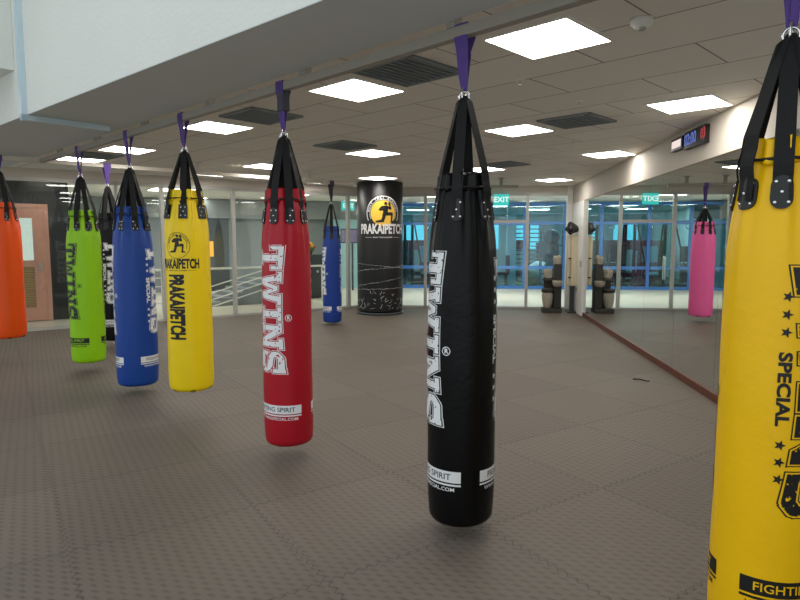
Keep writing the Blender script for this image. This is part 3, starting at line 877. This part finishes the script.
def rock(c, r, s):
    bm = bmesh.new(); bmesh.ops.create_icosphere(bm, subdivisions=3, radius=1); q = random.Random(s); ph = [q.uniform(0, 6) for _ in range(3)]
    for v in bm.verts:
        k = 1+.12*math.sin(5*v.co.x+ph[0])+.12*math.sin(5*v.co.z+ph[1])+.08*math.sin(7*v.co.y+ph[2])
        v.co = Vector((v.co.x*r[0]*k+c[0], v.co.y*r[1]*k+c[1], v.co.z*r[2]*k+c[2]))
    return bm
link('carved_head', rock((-.10, -.02, .90), (.12, .11, .13), 1), M_['stone'], fo, True)
link('carved_head', rock((.13, .0, 1.20), (.10, .09, .13), 2), M_['stone'], fo, True)
link('stone_ledge', rock((-.08, .0, .77), (.15, .12, .06), 3), M_['darkstone'], fo, True)

pd = empty('striking_pad', (3.85, 13.70, 0), R_(-6)); tag(pd, 'tall beige padded striking dummy on a grey post beside the mirror', 'striking pad')
link('post', B((-.05, .0, 0), (.05, .10, 1.72), .01), M_['darkgrey'], pd)
link('post_foot', B((-.11, -.12, 0), (.08, .14, .03), .005), M_['dark'], pd)
link('centre_pad', B((-.065, -.14, .60), (.085, -.001, 1.735), .03), M_['beige'], pd)
link('side_pad', B((-.15, -.11, .62), (-.066, .0, 1.72), .025), M_['beige'], pd)
for z in (.78, 1.2): link('pad_strap', B((-.12, -.145, z), (-.06, -.10, z+.03)), M_['dark'], pd)
hg = empty('headgear', (3.775, 13.62, 1.742)); tag(hg, 'black padded headgear resting on top of the beige striking dummy', 'headgear')
bm = rock((0, 0, .125), (.14, .125, .125), 9); link('shell', bm, M_['patch'], hg, True)
bm = bmesh.new(); torus(bm, (0, -.09, .11), .085, .022, None, 1, .6); link('face_rim', bm, M_['solid_black'], hg, True)

# ------------------------------------------------------------------ beyond the glass
far_c = 30
poly_slab('floor_corridor', [tuple((wl(-6.5)+Vector((-.03, .04, 0)))[:2]), (JO[0], JO[1]+.02), tuple((wr(1.1)+Vector((0, .02, 0)))[:2]), (7.4, 14.1), (7.4, 20.2), (-1.8, 21.1), (-4, 24), (-19, 17), (-13, 7.6)], -.05, -.002, M_['tile'])
FG = frame_at(Vector((0, 20.9, 0)), R_(-6))                             # blue framed gym front
poly_slab('floor_gym', [tuple((FG @ Vector((-1.7, .1, 0)))[:2]), tuple((FG @ Vector((7.3, .1, 0)))[:2]), tuple((FG @ Vector((7.3, 9.8, 0)))[:2]), tuple((FG @ Vector((-1.7, 9.8, 0)))[:2])], -.05, -.001, M_['gymfloor'])
poly_slab('ceiling_corridor', [(-18.8, 17), (-8.95, 9.9), (JO[0]-.25, JO[1]+.28), (4.2, 14.62), (8, 14.1), (9, 31), (-3, 31), (-14, 26)], CEIL+.02, CEIL+.10, M_['white'])
gp = [-1.25, .0, 1.3, 2.8, 4.15, 5.45, 7.1]
root = empty('window_3', (0, 0, 0)); struct(root)
for s in gp: wbox(FG, 'mullion', (s-.05, -.05, 0), (s+.05, .05, 2.80), M_['blueframe'], root)
for z in (0, .66, 2.12, 2.74): wbox(FG, 'transom', (-1.25, -.045, z), (7.15, .045, z+.10), M_['blueframe'], root)
for a, b in zip(gp, gp[1:]): wbox(FG, 'pane', (a+.04, -.006, .08), (b-.04, .006, 2.76), M_['gymglass'], root)
struct(wbox(FG, 'wall_gym_side', (-1.75, -.1, 0), (-1.3, .12, CEIL), M_['lobby'], None))
struct(wbox(FG, 'wall_gym_left', (-1.75, .13, 0), (-1.6, 9.5, CEIL), M_['paleblue'], None))
struct(wbox(FG, 'wall_gym_back', (-1.75, 9.55, 0), (7.3, 9.7, CEIL), M_['teal'], None))
struct(wbox(FG, 'wall_gym_right', (7.2, -6.3, 0), (7.35, 9.5, CEIL), M_['paleblue'], None))
# daylight windows at the back of the gym
for i, s in enumerate((-.9, .9, 2.7, 4.6)):
    r = empty('window_%d' % (4+i), (0, 0, 0)); struct(r)
    wbox(FG, 'lit_pane', (s, 9.50, 1.2), (s+1.1, 9.54, 2.4), M_['cyanwin'], r)
    wbox(FG, 'glazing_bar', (s+.52, 9.46, 1.2), (s+.58, 9.50, 2.4), M_['blueframe'], r)
# pale structural posts in the gym
tag(wbox(FG, 'square_column', (3.68, 1.5, 0), (4.0, 1.82, CEIL), M_['paleblue'], None), 'pale square column in the gym behind the glass door', 'column')
tag(wbox(FG, 'square_column', (-1.3, 2.9, 0), (-.95, 3.25, CEIL), M_['paleblue'], None), 'pale square column in the gym, seen only in the mirror beside the pink bag', 'column')

def place(root, F, s, t, rz=0):
    root.matrix_world = F @ Matrix.Translation((s, t, 0)) @ Matrix.Rotation(rz, 4, 'Z')
def ladder_rack(s, t, label, w=1.1, h=2.3, n=13):
    r = empty('wall_bars', (0, 0, 0)); tag(r, label, 'wall bars'); place(r, FG, s, t)
    for x in (0, w/2, w): link('upright', B((x-.03, -.04, 0), (x+.03, .04, h)), M_['darkgrey'], r)
    for k in range(n):
        bm = bmesh.new(); z = .25+(h-.35)*k/(n-1); tube(bm, [(0, -.02, z), (w, -.02, z)], .02, 8); link('rung', bm, M_['dark'], r)
ladder_rack(4.08, 3.3, 'dark wall bars seen through the glass door of the gym')
ladder_rack(1.9, 5.2, 'dark wall bars deeper in the gym, seen reflected in the mirror')

def cable_machine(s, t, rz, label, pad='maroon'):
    r = empty('cable_machine', (0, 0, 0)); tag(r, label, 'gym machine', 'cable machines in the gym'); place(r, FG, s, t, rz)
    bm = bmesh.new(); box(bm, (-.55, -.3, 0), (-.45, .4, .08)); box(bm, (.45, -.3, 0), (.55, .4, .08)); box(bm, (-.5, -.04, 0), (.5, .04, .08)); link('base', bm, M_['dark'], r)
    for x in (-.5, .5): link('upright', B((x-.05, -.05, .08), (x+.05, .05, 2.2), .01), M_['darkgrey'], r)
    link('top_beam', B((-.55, -.06, 2.2), (.55, .06, 2.3), .01), M_['darkgrey'], r)
    for k in range(10): link('weight_plate', B((-.2, -.09, .12+k*.07), (.2, .09, .18+k*.07)), M_['dark'], r)
    link('shroud', B((-.26, -.12, .85), (.26, -.09, 1.4), .01), M_[pad], r)
    for x in (-.42, .42):
        bm = bmesh.new(); tube(bm, [(x, -.05, 2.15), (x*.4, -.7, .5)], .03, 8); link('brace', bm, M_['dark'], r)
    bm = bmesh.new(); torus(bm, (0, -.1, 2.1), .09, .02); link('pulley', bm, M_['chrome'], r)
    link('seat', B((-.2, -.85, .42), (.2, -.4, .52), .03), M_[pad], r)
    link('seat_post', B((-.04, -.66, 0), (.04, -.58, .42)), M_['dark'], r)
cable_machine(.78, 1.7, .12, 'tall teal cable machine seen between the column and the black bag', 'teal')
cable_machine(2.10, 1.7, -.08, 'tall maroon cable machine reflected at the left in the mirrored glass door')
cable_machine(-.50, 1.7, .1, 'tall maroon cable machine reflected beside the pink bag')
cable_machine(6.3, 1.9, -.2, 'tall maroon cable machine behind the striking dummy in the corner')

def bench(s, t, rz, label, c):
    r = empty('weight_bench', (0, 0, 0)); tag(r, label, 'bench'); place(r, FG, s, t, rz)
    link('pad', B((-.6, -.15, .42), (.4, .15, .52), .03), M_[c], r)
    link('back_pad', B((.3, -.15, .48), (.42, .15, 1.1), .03), M_[c], r)
    for x in (-.5, .3): link('leg', B((x-.03, -.2, 0), (x+.03, .2, .42)), M_['dark'], r)
bench(3.30, .72, .05, 'maroon weight bench low behind the gym glass right of the black bag', 'maroon')

def treadmill(s, t, rz, label):
    r = empty('treadmill', (0, 0, 0)); tag(r, label, 'treadmill'); place(r, FG, s, t, rz)
    link('deck', B((-.38, -.8, .02), (.38, .8, .18), .03), M_['dark'], r)
    for x in (-.36, .36):
        bm = bmesh.new(); tube(bm, [(x, .6, .15), (x, .78, 1.25)], .035, 8); link('upright', bm, M_['darkgrey'], r)
        bm = bmesh.new(); tube(bm, [(x, .76, 1.1), (x, .25, 1.0)], .025, 8); link('handrail', bm, M_['dark'], r)
    link('console', B((-.38, .70, 1.2), (.38, .80, 1.62), .03), M_['maroon'], r)
treadmill(2.95, 3.5, .1, 'treadmill with tall console in the gym, reflected next to the stone fountain')
treadmill(1.45, 3.9, -.1, 'treadmill with tall console in the gym, reflected inside the mirrored door')
treadmill(.25, 3.9, .1, 'treadmill with tall console in the gym, reflected left of the pink bag')
for i, q in enumerate(('by the left wall', 'second from the left wall', 'third from the left wall', 'fourth from the left wall')):
    treadmill(-.2+1.6*i, 8.0, PI, 'treadmill of the back row under the gym windows, %s' % q)
# ball rack with exercise balls
br = empty('ball_rack', (0, 0, 0)); tag(br, 'upright rack holding dark exercise balls behind the fountain', 'rack'); place(br, FG, 5.15, .75)
for x in (-.38, .38):
    for y in (-.2, .2): link('upright', B((x-.02, y-.02, 0), (x+.02, y+.02, 1.95)), M_['lobbydark'], br)
for z in (.45, .95, 1.42):
    bm = bmesh.new(); box(bm, (-.4, -.22, z), (.4, -.18, z+.03)); box(bm, (-.4, .18, z), (.4, .22, z+.03)); link('shelf_rail', bm, M_['lobbydark'], br)
def ball(s, t, z, r, m, label, group=None):
    bm = bmesh.new(); bmesh.ops.create_uvsphere(bm, u_segments=24, v_segments=14, radius=r)
    o = link('exercise_ball', bm, M_[m], None, True); tag(o, label, 'ball', group)
    o.location = FG @ Vector((s, t, z+r))
ball(5.12, .75, 1.44, .27, 'ball', 'dark exercise ball on the top rail of the rack behind the fountain')
ball(5.18, .75, .97, .22, 'ball', 'dark exercise ball on the middle rail of the rack')
ball(5.12, .75, .47, .22, 'ball', 'dark exercise ball on the low rail of the rack')
ball(4.45, 1.0, 0, .30, 'green', 'green exercise ball on the gym floor left of the rack')
ball(4.85, 1.75, .03, .42, 'whiteball', 'large white exercise ball on the gym floor left of the rack')
bm = bmesh.new(); torus(bm, (0, 0, 0), .30, .035); o = link('training_hoop', bm, M_['dark'], None, True); o.location = FG @ Vector((4.30, 2.45, .371)); tag(o, 'dark hoop standing on the gym floor before the wall bars', 'hoop')
tag(wbox(FG, 'exercise_mat', (4.12, 1.35, 0), (5.5, 2.9, .03), M_['green'], None), 'green exercise mat on the gym floor behind the glass door', 'mat')
# tall leafy plant? dark cabinets against the gym back
for i, (s, w, h) in enumerate(((5.2, .9, 1.5), (1.2, 1.2, 1.3), (-1.0, 1.0, 1.6))):
    r = empty('gym_cabinet', (0, 0, 0)); tag(r, ['dark cabinet deep in the gym behind the ball rack', 'wide low dark cabinet deep in the gym, reflected in the mirror', 'tall dark cabinet deep in the gym, reflected by the pink bag'][i], 'cabinet'); place(r, FG, s, 5.6)
    link('cabinet_body', B((0, 0, 0), (w, .5, h), .01), M_['maroon'], r)
    for k in range(2): link('cabinet_door', B((k*w/2+.01, -.03, .05), ((k+1)*w/2-.01, -.001, h-.03), .004), M_['darkgrey'], r)

# lights and fittings of the gym and corridor
for i, (s, t) in enumerate(((1.4, 2.4), (3.4, 2.6), (5.7, 2.2), (-.4, 2.2), (2.6, 5.4), (5.2, 5.6), (.2, 5.4))):
    p = FG @ Vector((s, t, 0)); light(p.x, p.y, ['ceiling light in the gym %s' % q for q in ('above the left cable machine', 'above the pale column and weight bench', 'above the exercise ball rack', 'reflected above the pink bag', 'deeper in, at the middle', 'deeper in, behind the wall bars', 'deeper in, by the left wall')][i], CEIL+.02, .9, R_(-6), 'ceiling lights in the gym')
for i, (x, y) in enumerate(((1.2, 17.8), (4.6, 17.2), (2.9, 17.5), (-3.2, 17.6), (-5.8, 15.8), (-8.2, 14.2), (-6.5, 19))):
    light(x, y, ['corridor ceiling light %s' % q for q in ('between the column and the black bag', 'behind the mirror corner post', 'straight beyond the glass door', 'behind the distant blue bag', 'behind the yellow emblem bag', 'behind the orange and green bags', 'deep behind the stair railing')][i], CEIL+.02, .95, R_(35) if x < 0 else R_(-6), 'ceiling lights in the corridor')

# lobby back wall behind the left glass
FB = frame_at(Vector((-4.2, 20.2, 0)), R_(20))
struct(wbox(FB, 'wall_lobby', (-14, 0, 0), (3.6, .15, CEIL), M_['lobby'], None))
for i, (a, b, m) in enumerate(((-2.3, -1.35, 'lobbydark'), (-.2, .9, 'lobbydark'), (-6.5, -5.6, 'lobbydark'))):
    struct(wbox(FB, 'trim_%d' % (i+1), (a, -.05, 0), (b, -.001, CEIL), M_[m], None))
struct(wbox(FB, 'trim_4', (-13, -.4, 2.3), (4.3, -.001, CEIL), M_['lobby'], None))
light(-6.55, 11.72, 'added ceiling light brightening the pink door in the corridor', CEIL+.02, .5, LA, 'ceiling lights in the corridor')  # added lamp, put in only to brighten the pink door behind the glass
# black stone wall with the pink door, left
FD = frame_at(Vector((-7.2, 12.35, 0)), LA)
struct(wbox(FD, 'wall_stone', (-5.5, 0, 0), (.55, .2, CEIL), M_['stonewall'], None))
pdn = empty('door_3', (0, 0, 0)); struct(pdn)
x0, x1 = -1.02, .08
def dbox(n, lo, hi, m, bev=.004): return wbox(FD, n, lo, hi, M_[m], pdn, bev)
dbox('door_frame', (x0-.08, -.06, 0), (x0, -.001, 2.33), 'pinkdoor'); dbox('door_frame', (x1, -.06, 0), (x1+.08, -.001, 2.33), 'pinkdoor'); dbox('door_frame', (x0, -.06, 2.25), (x1, -.001, 2.33), 'pinkdoor')
dbox('stile', (x0, -.045, .01), (x0+.14, -.002, 2.25), 'pinkdoor'); dbox('stile', (x1-.20, -.045, .01), (x1, -.002, 2.25), 'pinkdoor')
for z0, z1 in ((.01, .28), (1.08, 1.22), (2.05, 2.25)): dbox('cross_rail', (x0+.14, -.044, z0), (x1-.20, -.002, z1), 'pinkdoor')
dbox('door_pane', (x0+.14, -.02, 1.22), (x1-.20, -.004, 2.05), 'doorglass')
louv = mat('louvre_wood', (184, 146, 112), .6)
bm = bmesh.new()
for k in range(24): box(bm, (x0+.14, -.03, .29+k*.033), (x1-.20, -.008, .29+k*.033+.024), FD)
link('louvre_panel', bm, louv, pdn)
wbox(FD, 'door_lock', (x1-.13, -.075, 1.0), (x1-.07, -.045, 1.16), M_['steel'], pdn, .006)

# stair railing behind the left glass
FS = frame_at(LW0, LA)
rl = empty('stair_railing', (0, 0, 0)); tag(rl, 'white metal stair railing behind the left glass wall', 'railing')
def bar(n, a, b, r): 
    bm = bmesh.new(); tube(bm, [FS @ Vector(a), FS @ Vector(b)], r, 8); link(n, bm, M_['white'], rl)
bar('handrail', (-4.2, 1.6, .95), (3.0, 1.6, .95), .026)
for q in (-4.2, -3.15, -2.1, -1.05, 0, 1.6, 3.0): bar('baluster', (q, 1.6, 0), (q, 1.6, .95), .02)
for z in (.2, .39, .58, .77): bar('rail_bar', (-4.2, 1.6, z), (0, 1.6, z), .012)
for k in range(4): bar('sloping_bar', (.05, 1.65, -.0+.16*k+.04), (1.55, 1.75, .42+.16*k), .016)
st = empty('staircase', (0, 0, 0)); tag(st, 'pale staircase rising behind the stair railing', 'stairs')
for k in range(6):
    link('step', B((.2+.28*k, 2.1, 0), (.48+.28*k, 3.4, .10*(k+1)), 0, FS), M_['lobby'], st)

# lobby fittings
sg = wbox(FB, 'notice_sign', (-1.97, -.10, 1.10), (-1.83, -.051, 1.58), M_['orange_sign'], None); tag(sg, 'small orange notice on the dark lobby panel between the yellow and red bags', 'sign')
cb = empty('lobby_cabinet', FS @ Vector((3.42, 2.6, 0)), LA); tag(cb, 'tall dark grey cabinet behind the glass left of the distant blue bag', 'cabinet')
link('cabinet_body', B((-.45, 0, 0), (.2, .4, 1.22), .01), M_['lobbydark'], cb); link('cabinet_door', B((-.43, -.02, .05), (.18, -.001, 1.18), .005), M_['darkgrey'], cb)
bm = bmesh.new(); lathe(bm, [(.0, 0), (.04, 0), (.04, .02)], 16); o = link('door_knob', bm, M_['chrome'], cb); o.location = (-.05, -.05, .75); o.rotation_euler = (PI/2, 0, 0)
fp = empty('flower_pot', FS @ Vector((3.26, 2.8, 1.222)), 0); tag(fp, 'pot of yellow and red flowers on the dark grey lobby cabinet', 'flower pot')
bm = bmesh.new(); lathe(bm, [(.07, 0), (.10, .12), (.09, .12)], 16); link('pot', bm, M_['darkstone'], fp, True)
for i in range(9):
    a = i*2.4; r = .03+.012*i; c = (r*math.cos(a), r*math.sin(a), .20+.03*(i % 4))
    link('flower', rock(c, (.05, .05, .045), i), M_['yellowflower' if i % 2 else 'redflower'], fp, True)
link('foliage', rock((0, 0, .15), (.13, .13, .08), 3), M_['leaf'], fp, True)
tv = empty('wall_screen', FB @ Vector((2.40, -1.2, 1.52)), R_(10)); tag(tv, 'small lit screen on a stand seen just left of the padded column', 'screen')
link('screen_case', B((-.38, -.03, 0), (.38, .03, .46), .01), M_['dark'], tv); link('screen_face', B((-.35, -.036, .03), (.35, -.031, .43)), M_['screen'], tv)
link('stand', B((-.03, -.02, -1.52), (.03, .02, 0)), M_['darkgrey'], tv)
struct(wbox(FB, 'wall_teal', (2.0, -.3, 0), (3.6, -.001, CEIL), M_['teal'], None))
e2 = empty('exit_sign', FS @ Vector((3.3, .75, 2.36)), LA); tag(e2, 'small green lit exit sign partly hidden just left of the padded column', 'sign')
link('sign_body', B((-.18, -.02, 0), (.18, .02, .22), .005), M_['exitgreen'], e2)
link('sign_lettering', art(xf(text_polys('EXIT', .15, .004), 1, 0, .11), flat, .001), M_['exitwhite'], e2)
link('sign_hanger', B((-.012, -.012, .22), (.012, .012, CEIL+.02-2.362)), M_['steel'], e2)

# ------------------------------------------------------------------ daylight
w = bpy.data.worlds.new('World'); S.world = w; w.use_nodes = True
bg = w.node_tree.nodes.get('Background') or w.node_tree.nodes.new('ShaderNodeBackground')
bg.inputs[0].default_value = (.86, .95, 1.0, 1); bg.inputs[1].default_value = .6

# ------------------------------------------------------------------ camera
cam = bpy.data.cameras.new('camera'); co_ = bpy.data.objects.new('camera', cam); COL.objects.link(co_)
cam.sensor_width = 36; cam.lens = 36*615/800; cam.clip_end = 200; cam.clip_start = .05
co_.location = (0, 0, H); co_.rotation_euler = (PI/2 - math.atan(60/615), 0, 0)
S.camera = co_
S.view_settings.view_transform = 'Standard'; S.view_settings.look = 'None'; S.view_settings.gamma = 1; S.view_settings.exposure = .86
S.cycles.max_bounces = 10; S.cycles.transparent_max_bounces = 24; S.cycles.diffuse_bounces = 8; S.cycles.glossy_bounces = 6
